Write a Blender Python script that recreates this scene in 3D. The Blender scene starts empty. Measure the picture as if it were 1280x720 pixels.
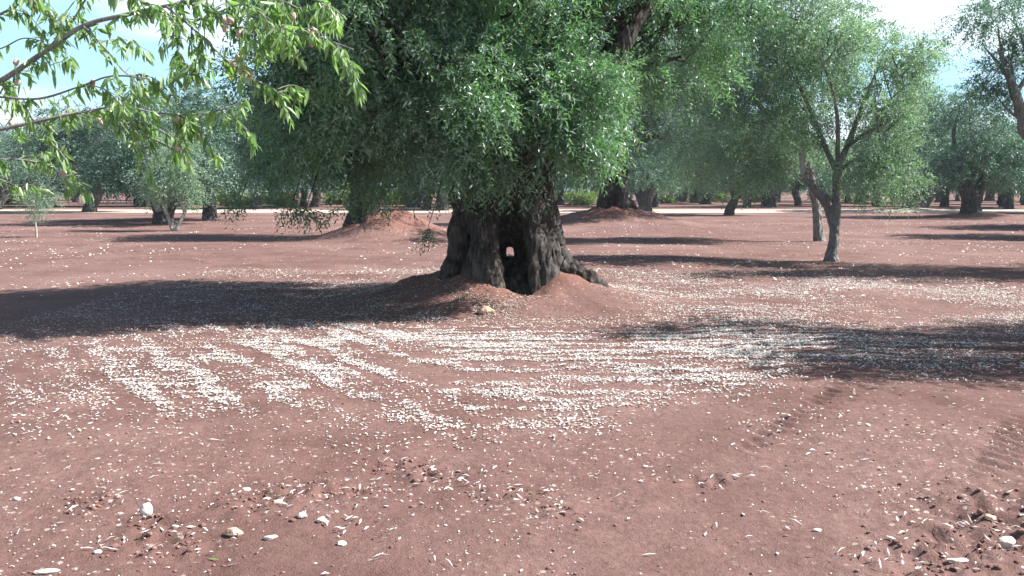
# Ancient olive orchard on red soil, late-summer sun from the right.
import bpy, math
import numpy as np

SC = bpy.context.scene
COL = SC.collection
R = math.radians
F = 1108.0                       # focal length in pixels of the 1280 px wide photograph
HOR = 237.0                      # pixel row of the horizon
EYE = 1.6
PITCH = math.atan((360 - HOR) / F)
SUN_EL, SUN_AZ = R(44), R(2)     # azimuth from +x towards +y


def nrm(v):
    v = np.asarray(v, float)
    return v / np.maximum(np.linalg.norm(v, axis=-1, keepdims=True), 1e-9)


def P(px, py, Y):
    """World point seen at a photograph pixel, at ground distance Y."""
    cx, cy = (px - 640) / F, (360 - py) / F
    dy = math.cos(PITCH) + cy * math.sin(PITCH)
    dz = -math.sin(PITCH) + cy * math.cos(PITCH)
    k = Y / dy
    return np.array([cx * k, Y, EYE + dz * k])


def G(px, py):
    """Flat-ground point (x, y) at a pixel."""
    a = P(px, py, 1.0)
    k = EYE / (EYE - a[2])
    return np.array([a[0] * k, k])


# ------------------------------------------------------------------ noise
def _h(i, j, k, s):
    n = (i * 374761393 + j * 668265263 + k * 1274126177 + s * 974634777) & 0xFFFFFFFF
    n = ((n ^ (n >> 13)) * 1274126177) & 0xFFFFFFFF
    n = (n ^ (n >> 16)) & 0xFFFF
    return n / 65535.0


def vn(x, y, z, s=0):
    x, y, z = np.broadcast_arrays(np.asarray(x, float), np.asarray(y, float), np.asarray(z, float))
    i, j, k = np.floor(x).astype(np.int64), np.floor(y).astype(np.int64), np.floor(z).astype(np.int64)
    u, v, w = x - i, y - j, z - k
    u, v, w = u * u * (3 - 2 * u), v * v * (3 - 2 * v), w * w * (3 - 2 * w)
    r = 0
    for a in (0, 1):
        for b in (0, 1):
            for c in (0, 1):
                r = r + _h(i + a, j + b, k + c, s) * (u if a else 1 - u) * (v if b else 1 - v) * (w if c else 1 - w)
    return r * 2 - 1


def fbm(x, y, z=0.0, o=3, s=0):
    r, a, f = 0, 1.0, 1.0
    for q in range(o):
        r = r + a * vn(np.asarray(x) * f, np.asarray(y) * f, np.asarray(z) * f, s + q)
        a *= .5
        f *= 2.03
    return r


def sst(a, b, x):
    t = np.clip((x - a) / (b - a), 0, 1)
    return t * t * (3 - 2 * t)


# ------------------------------------------------------------------ mesh helpers
class MB:
    def __init__(s):
        s.v, s.f, s.t, s.n = [], [], [], 0

    def add(s, v, f, t=None):
        v = np.asarray(v, float)
        f = np.asarray(f, np.int64)
        s.v.append(v)
        s.f.append(f + s.n)
        s.t.append(np.full(len(f), .5) if t is None else np.asarray(t, float))
        s.n += len(v)

    def mesh(s, name, mat, smooth=True):
        me = bpy.data.meshes.new(name)
        v = np.concatenate(s.v)
        f = np.concatenate(s.f)
        nf, k = f.shape
        me.vertices.add(len(v))
        me.vertices.foreach_set('co', v.astype(np.float32).ravel())
        me.loops.add(nf * k)
        me.loops.foreach_set('vertex_index', f.astype(np.int32).ravel())
        me.polygons.add(nf)
        me.polygons.foreach_set('loop_start', np.arange(0, nf * k, k, dtype=np.int32))
        me.polygons.foreach_set('loop_total', np.full(nf, k, dtype=np.int32))
        me.polygons.foreach_set('use_smooth', np.full(nf, smooth, dtype=bool))
        a = me.attributes.new('tint', 'FLOAT', 'FACE')
        a.data.foreach_set('value', np.concatenate(s.t).astype(np.float32))
        me.update(calc_edges=True)
        if mat:
            me.materials.append(mat)
        return me

    def obj(s, name, mat, parent=None, smooth=True):
        return link(name, s.mesh(name, mat, smooth), parent)


def link(name, me, parent=None):
    o = bpy.data.objects.new(name, me)
    COL.objects.link(o)
    if parent is not None:
        o.parent = parent
    return o


def tag(o, label, cat, group=None, kind=None):
    if label:
        o['label'] = label
    if cat:
        o['category'] = cat
    if group:
        o['group'] = group
    if kind:
        o['kind'] = kind
    return o


def thing(name, label, cat, loc, group=None):
    o = bpy.data.objects.new(name, None)
    o.empty_display_size = .2
    COL.objects.link(o)
    o.location = loc
    return tag(o, label, cat, group)


def copy_tree(o, label, group=None):
    c = o.copy()
    COL.objects.link(c)
    c['label'] = label
    if group:
        c['group'] = group
    for ch in list(o.children):
        d = ch.copy()
        COL.objects.link(d)
        d.parent = c
        for g in list(ch.children):
            e = g.copy()
            COL.objects.link(e)
            e.parent = d
    return c


def spline(pts, n):
    """Catmull-Rom through pts (any dimension) at about n samples per span."""
    p = np.asarray(pts, float)
    if len(p) < 3:
        t = np.linspace(0, 1, n + 1)[:, None]
        return p[0] * (1 - t) + p[-1] * t
    q = np.vstack([2 * p[0] - p[1], p, 2 * p[-1] - p[-2]])
    out = []
    t = np.linspace(0, 1, n, endpoint=False)[:, None]
    for i in range(1, len(q) - 2):
        a, b, c, d = q[i - 1], q[i], q[i + 1], q[i + 2]
        out.append(.5 * (2 * b + (c - a) * t + (2 * a - 5 * b + 4 * c - d) * t ** 2 + (3 * b - a - 3 * c + d) * t ** 3))
    out.append(p[-1:])
    return np.vstack(out)


def tube(mb, pts, rad, sides=8, n=4, lump=.12, seed=0, cap=True):
    pr = np.column_stack([np.asarray(pts, float), np.asarray(rad, float)])
    pr = spline(pr, n)
    p, r = pr[:, :3], np.maximum(pr[:, 3], .0015)
    tg = nrm(np.gradient(p, axis=0))
    ref = np.array([0., 1., 0.]) if abs(tg[0][2]) > .7 else np.array([0., 0., 1.])
    a = nrm(ref - tg * (tg @ ref)[:, None])
    b = np.cross(tg, a)
    th = np.arange(sides) / sides * 2 * np.pi
    ring = np.cos(th)[None, :, None] * a[:, None] + np.sin(th)[None, :, None] * b[:, None]
    rr = r[:, None] * (1 + lump * vn(np.cos(th)[None] * 1.5 + seed * 7.1, np.sin(th)[None] * 1.5, (np.arange(len(p)) * .45)[:, None], seed))
    v = (p[:, None] + ring * rr[:, :, None]).reshape(-1, 3)
    m = len(p)
    i = np.arange(m - 1)[:, None] * sides + np.arange(sides)[None]
    j = np.arange(m - 1)[:, None] * sides + (np.arange(sides)[None] + 1) % sides
    f = np.stack([i, j, j + sides, i + sides], -1).reshape(-1, 4)
    if cap:
        c0 = len(v)
        v = np.vstack([v, p[0] - tg[0] * r[0] * .3, p[-1] + tg[-1] * r[-1] * .35])
        e = []
        for q in range(0, sides, 2):
            e.append([(q + 2) % sides, (q + 1) % sides, q, c0])
            o = (m - 1) * sides
            e.append([o + q, o + q + 1, o + (q + 2) % sides, c0 + 1])
        f = np.vstack([f, e])
    mb.add(v, f)
    return p


def remeshed(mb, name, voxel, mat, parent, bark=.03, seed=0, smooth=4):
    """Fuse overlapping tubes into one gnarled skin and roughen it with bark furrows."""
    me = mb.mesh(name + '_raw', None)
    o = bpy.data.objects.new(name + '_raw', me)
    COL.objects.link(o)
    m = o.modifiers.new('r', 'REMESH')
    m.mode = 'VOXEL'
    m.voxel_size = voxel
    s = o.modifiers.new('s', 'SMOOTH')
    s.iterations = smooth
    s.factor = .5
    dg = bpy.context.evaluated_depsgraph_get()
    dg.update()
    out = bpy.data.meshes.new_from_object(o.evaluated_get(dg))
    bpy.data.objects.remove(o)
    bpy.data.meshes.remove(me)
    n = len(out.vertices)
    co = np.empty(n * 3, np.float32)
    out.vertices.foreach_get('co', co)
    no = np.empty(n * 3, np.float32)
    out.vertices.foreach_get('normal', no)
    co, no = co.reshape(-1, 3).astype(float), no.reshape(-1, 3)
    k = .03 / bark
    w = co[:, :2] + .12 * np.stack([fbm(co[:, 0] * 2, co[:, 1] * 2, co[:, 2] * 1.3, 2, seed + 5), fbm(co[:, 0] * 2, co[:, 1] * 2, co[:, 2] * 1.3, 2, seed + 9)], -1)
    f1 = 1 - np.abs(fbm(w[:, 0] * 5 * k, w[:, 1] * 5 * k, co[:, 2] * 1.1 * k, 2, seed + 1))
    f2 = 1 - np.abs(fbm(w[:, 0] * 15 * k, w[:, 1] * 15 * k, co[:, 2] * 3.2 * k, 2, seed + 2))
    f3 = fbm(co[:, 0] * 2.2, co[:, 1] * 2.2, co[:, 2] * 2.6, 2, seed + 3)
    d = bark * (2.4 * (f1 - .7) + 1.0 * (f2 - .7) + 1.3 * f3)
    co = co + no * d[:, None]
    out.vertices.foreach_set('co', co.astype(np.float32).ravel())
    out.polygons.foreach_set('use_smooth', np.ones(len(out.polygons), dtype=bool))
    out.materials.clear()
    out.materials.append(mat)
    out.update()
    out.name = name
    return link(name, out, parent)


# ------------------------------------------------------------------ materials
def newmat(name):
    m = bpy.data.materials.new(name)
    m.use_nodes = True
    nt = m.node_tree
    nt.nodes.clear()
    out = nt.nodes.new('ShaderNodeOutputMaterial')
    return m, nt, out


def N(nt, t, **kw):
    n = nt.nodes.new(t)
    for k, v in kw.items():
        if k == 'inp':
            for a, b in v.items():
                n.inputs[a].default_value = b
        else:
            setattr(n, k, v)
    return n


def ramp(nt, fac, stops):
    r = N(nt, 'ShaderNodeValToRGB')
    el = r.color_ramp.elements
    while len(el) < len(stops):
        el.new(.5)
    for e, (p, c) in zip(el, stops):
        e.position = p
        e.color = c if len(c) == 4 else (*c, 1)
    nt.links.new(fac, r.inputs[0])
    return r.outputs[0]


def mixc(nt, fac, a, b, mode='MIX'):
    m = N(nt, 'ShaderNodeMix', data_type='RGBA', blend_type=mode)
    for s, v in ((m.inputs[0], fac), (m.inputs[6], a), (m.inputs[7], b)):
        if isinstance(v, (tuple, list)):
            s.default_value = (*v, 1) if len(v) == 3 else v
        elif isinstance(v, (int, float)):
            s.default_value = v
        else:
            nt.links.new(v, s)
    return m.outputs[2]


def leaf_mat(name, dark, light, back, trans=.3, rough=.42, spec=.5):
    m, nt, out = newmat(name)
    at = N(nt, 'ShaderNodeAttribute', attribute_name='tint')
    c = ramp(nt, at.outputs['Fac'], [(0, dark), (.55, tuple((a + b) / 2 for a, b in zip(dark, light))), (1, light)])
    geo = N(nt, 'ShaderNodeNewGeometry')
    c2 = mixc(nt, geo.outputs['Backfacing'], c, back)
    p = N(nt, 'ShaderNodeBsdfPrincipled', inp={'Roughness': rough, 'Specular IOR Level': spec})
    nt.links.new(c2, p.inputs['Base Color'])
    tr = N(nt, 'ShaderNodeBsdfTranslucent')
    c3 = mixc(nt, 1.0, c, (1.3, 1.65, .85), 'MULTIPLY')
    nt.links.new(c3, tr.inputs['Color'])
    mx = N(nt, 'ShaderNodeMixShader', inp={0: trans})
    nt.links.new(p.outputs[0], mx.inputs[1])
    nt.links.new(tr.outputs[0], mx.inputs[2])
    nt.links.new(mx.outputs[0], out.inputs[0])
    return m


def bark_mat(name, dark, mid, pale, scale=1.0, bump=.6):
    m, nt, out = newmat(name)
    tc = N(nt, 'ShaderNodeTexCoord')
    mp = N(nt, 'ShaderNodeMapping', inp={'Scale': (9 * scale, 9 * scale, 2.2 * scale)})
    nt.links.new(tc.outputs['Object'], mp.inputs[0])
    n1 = N(nt, 'ShaderNodeTexNoise', inp={'Scale': 2.2, 'Detail': 8, 'Roughness': .7, 'Distortion': .6})
    nt.links.new(mp.outputs[0], n1.inputs[0])
    n2 = N(nt, 'ShaderNodeTexNoise', inp={'Scale': 2.4 * scale, 'Detail': 5, 'Roughness': .6})
    nt.links.new(tc.outputs['Object'], n2.inputs[0])
    c = ramp(nt, n1.outputs[0], [(.3, dark), (.52, mid), (.72, pale)])
    c2 = mixc(nt, ramp(nt, n2.outputs[0], [(.5, (0, 0, 0)), (.68, (1, 1, 1))]), c, mixc(nt, .5, c, pale))
    p = N(nt, 'ShaderNodeBsdfPrincipled', inp={'Roughness': .9, 'Specular IOR Level': .2})
    nt.links.new(c2, p.inputs['Base Color'])
    b = N(nt, 'ShaderNodeBump', inp={'Strength': bump, 'Distance': .03 / scale})
    nt.links.new(n1.outputs[0], b.inputs['Height'])
    nt.links.new(b.outputs[0], p.inputs['Normal'])
    nt.links.new(p.outputs[0], out.inputs[0])
    return m


def soil_mat():
    m, nt, out = newmat('red_soil')
    tc = N(nt, 'ShaderNodeTexCoord')
    ob = tc.outputs['Object']

    def noise(sc, det=4, ro=.55, dist=0.):
        n = N(nt, 'ShaderNodeTexNoise', inp={'Scale': sc, 'Detail': det, 'Roughness': ro, 'Distortion': dist})
        nt.links.new(ob, n.inputs[0])
        return n.outputs[0]
    big = noise(.22, 4)
    med = noise(1.3, 6, .65)
    fine = noise(22, 6, .7)
    grit = noise(120, 3, .7)
    c = ramp(nt, med, [(.28, (.120, .066, .057)), (.5, (.178, .102, .089)), (.74, (.240, .148, .131))])
    dusty = mixc(nt, ramp(nt, big, [(.47, (0, 0, 0)), (.66, (.75, .75, .75))]), c, (.275, .178, .158))
    c = mixc(nt, ramp(nt, fine, [(.35, (.55, .55, .55)), (.6, (0, 0, 0))]), dusty, (.115, .058, .049))
    c = mixc(nt, ramp(nt, grit, [(.62, (0, 0, 0)), (.74, (.6, .6, .6))]), c, (.47, .34, .29))
    at = N(nt, 'ShaderNodeAttribute', attribute_name='fresh')
    c = mixc(nt, at.outputs['Fac'], c, mixc(nt, fine, (.155, .075, .058), (.25, .125, .098)))
    # scattered chips of pale dry leaf, gathered in drifts
    vo = N(nt, 'ShaderNodeTexVoronoi', inp={'Scale': 13.0, 'Randomness': 1.0})
    nt.links.new(ob, vo.inputs[0])
    sp = ramp(nt, vo.outputs['Distance'], [(.13, (1, 1, 1)), (.2, (0, 0, 0))])
    drift = ramp(nt, noise(.55, 5, .7), [(.46, (0, 0, 0)), (.60, (1, 1, 1))])
    msk = mixc(nt, 1.0, sp, drift, 'MULTIPLY')
    c = mixc(nt, msk, c, (.52, .45, .38))
    p = N(nt, 'ShaderNodeBsdfPrincipled', inp={'Roughness': .95, 'Specular IOR Level': .15})
    nt.links.new(c, p.inputs['Base Color'])
    ad = N(nt, 'ShaderNodeMath', operation='MULTIPLY_ADD', inp={1: .5})
    nt.links.new(grit, ad.inputs[0])
    nt.links.new(fine, ad.inputs[2])
    b = N(nt, 'ShaderNodeBump', inp={'Strength': .65, 'Distance': .034})
    nt.links.new(ad.outputs[0], b.inputs['Height'])
    nt.links.new(b.outputs[0], p.inputs['Normal'])
    nt.links.new(p.outputs[0], out.inputs[0])
    return m


def simple_mat(name, stops, scale=6.0, rough=.85, bump=.3, dist=.01, attr=False, spec=.25):
    m, nt, out = newmat(name)
    if attr:
        src = N(nt, 'ShaderNodeAttribute', attribute_name='tint').outputs['Fac']
    else:
        tc = N(nt, 'ShaderNodeTexCoord')
        n = N(nt, 'ShaderNodeTexNoise', inp={'Scale': scale, 'Detail': 6, 'Roughness': .65})
        nt.links.new(tc.outputs['Object'], n.inputs[0])
        src = n.outputs[0]
    c = ramp(nt, src, stops)
    p = N(nt, 'ShaderNodeBsdfPrincipled', inp={'Roughness': rough, 'Specular IOR Level': spec})
    nt.links.new(c, p.inputs['Base Color'])
    if bump and not attr:
        b = N(nt, 'ShaderNodeBump', inp={'Strength': bump, 'Distance': dist})
        nt.links.new(src, b.inputs['Height'])
        nt.links.new(b.outputs[0], p.inputs['Normal'])
    nt.links.new(p.outputs[0], out.inputs[0])
    return m


M_SOIL = soil_mat()
M_TRACK = simple_mat('pale_dirt', [(.3, (.46, .37, .30)), (.7, (.62, .53, .45))], 1.2, .95, .3, .02)
M_BARK = bark_mat('old_olive_bark', (.012, .009, .0075), (.040, .032, .027), (.17, .16, .155), 1.0, 1.0)
M_BARKY = bark_mat('young_olive_bark', (.075, .068, .060), (.17, .16, .15), (.34, .33, .31), 1.6, .5)
M_BARKF = bark_mat('far_olive_bark', (.030, .027, .026), (.075, .068, .065), (.20, .19, .19), .7, .6)
M_BARKA = bark_mat('almond_bark', (.10, .092, .088), (.22, .205, .20), (.40, .38, .37), 4.0, .5)
M_BARKP = bark_mat('bleached_bark', (.20, .18, .16), (.36, .34, .31), (.55, .52, .48), 2.0, .4)
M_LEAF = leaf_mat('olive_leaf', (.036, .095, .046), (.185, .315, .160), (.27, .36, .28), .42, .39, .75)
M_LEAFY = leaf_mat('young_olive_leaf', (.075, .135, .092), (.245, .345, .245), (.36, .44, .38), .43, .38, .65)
M_LEAFB = leaf_mat('bluish_olive_leaf', (.028, .080, .060), (.120, .210, .155), (.19, .27, .23), .32, .42, .55)  # darker, bluer leaf colour than the main tree's
M_LEAFG = leaf_mat('shrub_leaf', (.07, .115, .035), (.22, .27, .08), (.2, .25, .11), .35, .5, .35)
M_LEAFA = leaf_mat('almond_leaf', (.070, .165, .045), (.33, .46, .18), (.28, .38, .20), .45, .36, .6)
M_NUT = simple_mat('almond_husk', [(.3, (.36, .27, .20)), (.7, (.58, .44, .36))], 30, .85, .3, .003)
M_LITTER = simple_mat('dry_leaf', [(0, (.19, .24, .08)), (.03, (.19, .24, .08)), (.06, (.36, .27, .19)), (.3, (.56, .51, .46)), (.6, (.72, .70, .66)), (1, (.82, .81, .79))], attr=True, rough=.55, spec=.5)
M_CRUMB = simple_mat('soil_crumb', [(0, (.13, .068, .056)), (1, (.26, .145, .125))], attr=True, rough=.95)
M_STONEW = simple_mat('white_limestone', [(.32, (.46, .33, .27)), (.46, (.62, .55, .48)), (.62, (.74, .70, .65))], 22, .9, .7, .012)
M_STONET = simple_mat('tan_stone', [(.3, (.36, .22, .15)), (.5, (.52, .35, .25)), (.75, (.60, .46, .36))], 14, .9, .6, .012)
M_POST = simple_mat('weathered_wood', [(.3, (.07, .06, .055)), (.7, (.16, .14, .125))], 9, .9)

# ------------------------------------------------------------------ terrain
TR = np.array([0.0, 12.8])                       # the old olive
BL = np.array([P(457, 282, 29.5)[0], 29.5])      # back-left olive
BR = np.array([P(768, 266, 40.5)[0], 40.5])      # back-right olive
TRACKS = [(np.array(G(1060, 490)), np.array(G(945, 566)), .17), (np.array(G(1300, 525)), np.array(G(1205, 720)), .24)]
ROUGH = [(325, 627, .22), (112, 630, .16), (440, 615, .20), (385, 612, .15), (650, 617, .16), (1240, 640, .42), (1165, 706, .28),
         (190, 655, .14), (500, 580, .2), (700, 640, .12), (545, 592, .16), (1262, 690, .3), (215, 675, .2), (890, 602, .12)]


def H(x, y):
    x, y = np.asarray(x, float), np.asarray(y, float)
    near = sst(60, 30, y) * sst(60, 40, np.abs(x))
    h = near * (.035 * fbm(x * .35, y * .35, 3.1, 2, 11) + .012 * fbm(x * 1.4, y * 1.4, 1.7, 2, 21))
    cl = sst(26, 14, y)
    h = h + cl * .0095 * fbm(x * 6, y * 6, 0.3, 3, 31)
    h = h + cl * .0045 * np.sin((y + .12 * vn(x * .5, y * .5, 2., 17)) * 2 * np.pi / .19) * np.clip(.3 + fbm(x * .7, y * .9, 6., 2, 19), 0, 1)
    # mounds heaped round the trunks
    def mound(cx, cy, ht, s, p=2.0):
        r = np.hypot(x - cx, y - cy)
        a = np.arctan2(y - cy, x - cx)
        rr = r * (1 + .09 * np.sin(2 * a + cx) + .06 * np.sin(5 * a + 1))
        return ht * np.exp(-(rr / s) ** p) * (1 + .13 * fbm(x * 2.6, y * 2.6, 5.0, 4, 41))
    h = h + mound(-.12, 13.0, .60, 1.50, 2.3)
    h = h - .40 * np.exp(-(((x - .10) / .30) ** 2 + ((y - 12.45) / .55) ** 2))
    h = h + mound(BL[0] + .85, BL[1] + .2, .86, 1.75, 2.2)
    h = h + mound(BR[0] + .1, BR[1] + .2, .98, 2.15, 1.7)
    p5 = G(1213, 272)
    h = h + mound(p5[0] + .6, p5[1], .32, 2.4)
    p6 = G(1146, 264)
    h = h + mound(p6[0], p6[1], .30, 2.6)
    # bank at the far edge of the orchard
    h = h + sst(120, 150, y) * .25
    # tyre lugs pressed into the soil
    for a, b, w in TRACKS:
        d = b - a
        L = np.hypot(*d)
        d = d / L
        s = (x - a[0]) * d[0] + (y - a[1]) * d[1]
        t = -(x - a[0]) * d[1] + (y - a[1]) * d[0]
        m = (1.0 if w < .2 else .55) * sst(w, w * .7, np.abs(t)) * sst(-.1, .2, s) * sst(L + .1, L - .2, s) * np.clip(.65 + .9 * fbm(x * 2.2, y * 2.2, 9., 2, 51), 0, 1)
        lug = np.sin((s + .55 * np.abs(t) + .05 * vn(s * 3, t * 5, 1., 57)) * 2 * np.pi / .145)
        h = h + m * (.024 * np.sign(lug) * np.abs(lug) ** .6 - .006)
    # kicked-up, cloddy patches
    for px, py, r in ROUGH:
        c = G(px, py)
        d2 = ((x - c[0]) ** 2 + ((y - c[1]) * 1.1) ** 2) / r ** 2
        sel = np.exp(-d2)
        h = h + sel * .030 * np.clip(fbm(x * 16, y * 16, 2., 3, 61), -.7, 1.0)
    return h


def lines(lo, hi, step, far_lo, far_hi, g):
    a = list(np.arange(lo, hi + step / 2, step))
    s, v = step, a[-1]
    while v < far_hi:
        s *= g
        v += s
        a.append(v)
    s, v, b = step, a[0], []
    while v > far_lo:
        s *= g
        v -= s
        b.append(v)
    return np.array(b[::-1] + a)


def grid(xs, ys, zfun):
    X, Y = np.meshgrid(xs, ys)
    v = np.stack([X.ravel(), Y.ravel(), zfun(X.ravel(), Y.ravel())], -1)
    nx, ny = len(xs), len(ys)
    i = (np.arange(ny - 1)[:, None] * nx + np.arange(nx - 1)[None]).ravel()
    return v, np.stack([i, i + 1, i + nx + 1, i + nx], -1)


mb = MB()
mb.add(*grid(lines(-5.2, 5.2, .023, -420, 420, 1.05), lines(3.0, 10.5, .023, -40, 800, 1.02), H))
go = mb.obj('ground', M_SOIL)
gv = np.concatenate(mb.v)
fr = np.zeros(len(gv))
for cx, cy, rr in ((-.05, 13.2, 1.9), (BL[0] + .85, BL[1] + .2, 2.1), (BR[0] + .1, BR[1] + .2, 2.3)):
    dd = np.hypot(gv[:, 0] - cx, gv[:, 1] - cy) + .35 * fbm(gv[:, 0] * 2, gv[:, 1] * 2, 3., 3, 151)
    fr = np.maximum(fr, sst(rr, rr * .6, dd))
fa = go.data.attributes.new('fresh', 'FLOAT', 'POINT')
fa.data.foreach_set('value', (fr * .85).astype(np.float32))
tag(go, 'red terra rossa orchard soil, raked and strewn with pale litter', None, kind='structure')

mb = MB()
xs = np.arange(-160, 161, 2.0)


def track_edge(u, v):
    return 66.5 + 5.0 * v + .5 * fbm(u * .12, v * 3.0, 4., 2, 71)


X, V = np.meshgrid(xs, np.linspace(-1, 1, 7))
Y = track_edge(X, V)
v_ = np.stack([X.ravel(), Y.ravel(), H(X.ravel(), Y.ravel()) + .012], -1)
i_ = (np.arange(6)[:, None] * len(xs) + np.arange(len(xs) - 1)[None]).ravel()
mb.add(v_, np.stack([i_, i_ + 1, i_ + len(xs) + 1, i_ + len(xs)], -1))
tag(mb.obj('path', M_TRACK), 'pale dirt farm track crossing behind the trees', None, kind='structure')


def hz(x, y):
    return float(H(np.array([x]), np.array([y]))[0])


def on_ground(px, py):
    g = G(px, py)
    return np.array([g[0], g[1], hz(g[0], g[1])])


# ------------------------------------------------------------------ leaf litter
def litter():
    g = np.random.default_rng(5)
    mb = MB()

    def cover(x, y):
        dx, dy = x - TR[0], y - TR[1]
        r = np.hypot(dx, dy)
        wob = .5 * fbm(x * .7, y * .7, 1., 2, 81)
        band = sst(2.2, 3.6, r + wob) * sst(7.3, 5.6, r + wob + .35 * np.clip(x, -1, 3)) * sst(11.2, 10., y)
        band *= sst(-5.6, -1.9, x + wob) * sst(4.6, 2.6, x + wob)
        wl = sst(.1, -1.3, x + .3 * (y - 8))
        wr = .35 * fbm(x * .9, y * .9, 2., 3, 91)
        wq = .5 * fbm(x * 2.1, y * 1.6, 12., 2, 95)
        u1, u2 = .80 * x + .55 * y + .16 * wr + .05 * wq, y - .03 * x ** 2 + .16 * wr + .06 * wq
        s1 = .7 * np.sin(u1 * 2 * np.pi / .46 + 1.6 * wr) + .5 * np.sin(u1 * 2 * np.pi / .27 + 3 * wq)
        s2 = .6 * np.sin(u2 * 2 * np.pi / .42 + 2.2 * wr) + .6 * np.sin(u2 * 2 * np.pi / .235 + 3 * wq)
        st = s1 * wl + s2 * (1 - wl)
        br = fbm(x * 2.6, y * 3.4, 7., 4, 101) + .8 * fbm(x * .9, y * 1.2, 27., 2, 105)
        c = 1.02 * band * sst(-.30, 1.05, st * .80 + br * .72 + .20)
        # thinner speckle on the mound foot and to the right of the tree
        ap = sst(1.4, 2.2, r) * sst(9.0, 4.0, r) * .16 * sst(-.3, .7, fbm(x * 1.1, y * 1.6, 3., 3, 111))
        ap = np.maximum(ap, sst(.75, 1.1, r) * sst(2.6, 1.8, r) * sst(-.15, -.6, dy) * sst(.9, -.2, dx) * .5 * sst(-.5, .5, fbm(x * 3, y * 3, 3., 3, 113)))
        rt = sst(1.0, 2.2, x) * sst(10.5, 7.0, x) * sst(6.8, 9, y) * sst(18.5, 14, y) * .30 * sst(-.45, .7, fbm(x * .7, y * 1.5, 3., 3, 121))
        lf = sst(-.6, -1.2, x) * sst(15.5, 13.5, y) * sst(8.8, 10., y) * .06
        return np.clip(np.maximum.reduce([c, ap, rt, lf]), 0, 1)

    def put(x, y, L, W, tilt, tint, lift=.004):
        n = len(x)
        z = H(x, y) + lift
        a = g.uniform(0, 2 * np.pi, n)
        ax = np.stack([np.cos(a), np.sin(a), g.normal(0, tilt, n)], -1)
        up = nrm(np.stack([g.normal(0, tilt, n), g.normal(0, tilt, n), np.ones(n)], -1))
        b = nrm(np.cross(up, ax))
        p = np.stack([x, y, z + g.uniform(0, .008, n)], -1) - ax * (L / 2)[:, None]
        p[:, 2] = np.maximum(p[:, 2], z)
        m = p + ax * (L * .5)[:, None] + np.array([0, 0, 1]) * (L * g.uniform(-.02, .16, n))[:, None]
        t = p + ax * L[:, None]
        t[:, 2] = np.maximum(t[:, 2], z)
        v = np.stack([p, m + b * (W / 2)[:, None], t, m - b * (W / 2)[:, None]], 1).reshape(-1, 3)
        mb.add(v, np.arange(n * 4).reshape(-1, 4), tint)

    # dense raked swath
    n = 1000000
    x, y = g.uniform(-6, 9.5, n), g.uniform(5.4, 18, n)
    k = g.uniform(0, 1, n) < cover(x, y) * .95
    x, y = x[k], y[k]
    n = len(x)
    rr = np.hypot(x - TR[0], y - TR[1])
    put(x, y, g.uniform(.014, .040, n), g.uniform(.007, .015, n), .2, np.clip(g.normal(.56, .26, n) - .40 * sst(2.5, 1.7, rr), .07, 1))
    # thin scatter everywhere, thicker in places
    n = 26000
    yy = 3.0 + 27 * g.uniform(0, 1, n) ** 1.7
    xx = g.uniform(-1, 1, n) * (1.5 + yy * .72)
    d = sst(.05, .75, fbm(xx * .8, yy * .8, 8., 3, 131) + .25)
    k = g.uniform(0, 1, n) < (.016 + .15 * d) * (.35 + .65 * sst(4, 9, yy))
    xx, yy = xx[k], yy[k]
    n = len(xx)
    put(xx, yy, g.gamma(2.2, .0078, n).clip(.007, .055) * (1 + yy / 16), g.uniform(.006, .014, n) * (1 + yy / 14), .2, np.clip(g.normal(.55, .25, n), .02, 1))
    # speckle out to the middle distance
    n = 26000
    yy = g.uniform(13, 46, n)
    xx = g.uniform(-1, 1, n) * yy * .66
    d = sst(-.1, .7, fbm(xx * .45, yy * .6, 38., 3, 161))
    k = (g.uniform(0, 1, n) < .07 + .55 * d) & (np.hypot(xx - BL[0], yy - BL[1]) > 2.2)
    xx, yy = xx[k], yy[k]
    n = len(xx)
    put(xx, yy, g.uniform(.035, .095, n), g.uniform(.02, .05, n), .25, np.clip(g.normal(.36, .22, n), .06, 1), .006)
    # crumbs of dry chaff
    n = 16000
    yy = 3.0 + 7 * g.uniform(0, 1, n) ** 1.3
    xx = g.uniform(-1, 1, n) * (1.2 + yy * .66)
    d = sst(.0, .8, fbm(xx * 1.1, yy * 1.1, 18., 3, 141) + .15 + .5 * sst(-1.2, -2.0, xx) * sst(4.8, 3.8, yy))
    k = g.uniform(0, 1, n) < .07 + .7 * d
    xx, yy = xx[k], yy[k]
    n = len(xx)
    put(xx, yy, g.uniform(.008, .018, n), g.uniform(.004, .010, n), .3, np.clip(g.normal(.55, .2, n), .06, 1), .003)
    # bits of straw and shoots
    n = 90
    yy = 3.1 + 4.2 * g.uniform(0, 1, n)
    xx = g.uniform(-1, .75, n) * (1.0 + yy * .6)
    put(xx, yy, g.uniform(.04, .10, n), g.uniform(.004, .008, n), .1, np.clip(g.normal(.7, .15, n), .2, 1), .008)
    # little drifts round the kicked-up patches
    for px, py, r in ROUGH + [(455, 665, .12), (425, 655, .1), (1250, 672, .16), (590, 600, .2), (560, 610, .2), (470, 560, .2), (1120, 705, .14)]:
        c = G(px, py)
        n = int(22 * r / .2)
        xx, yy = c[0] + g.normal(0, r * .8, n), c[1] + g.normal(0, r * .6, n)
        put(xx, yy, g.uniform(.015, .055, n), g.uniform(.006, .014, n), .3, np.clip(g.normal(.6, .25, n), .0, 1), .010)
    o = mb.obj('leaf_litter', M_LITTER, smooth=False)
    tag(o, 'pale dry olive leaves strewn in raked streaks over the red soil', None, kind='stuff')


litter()


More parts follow.
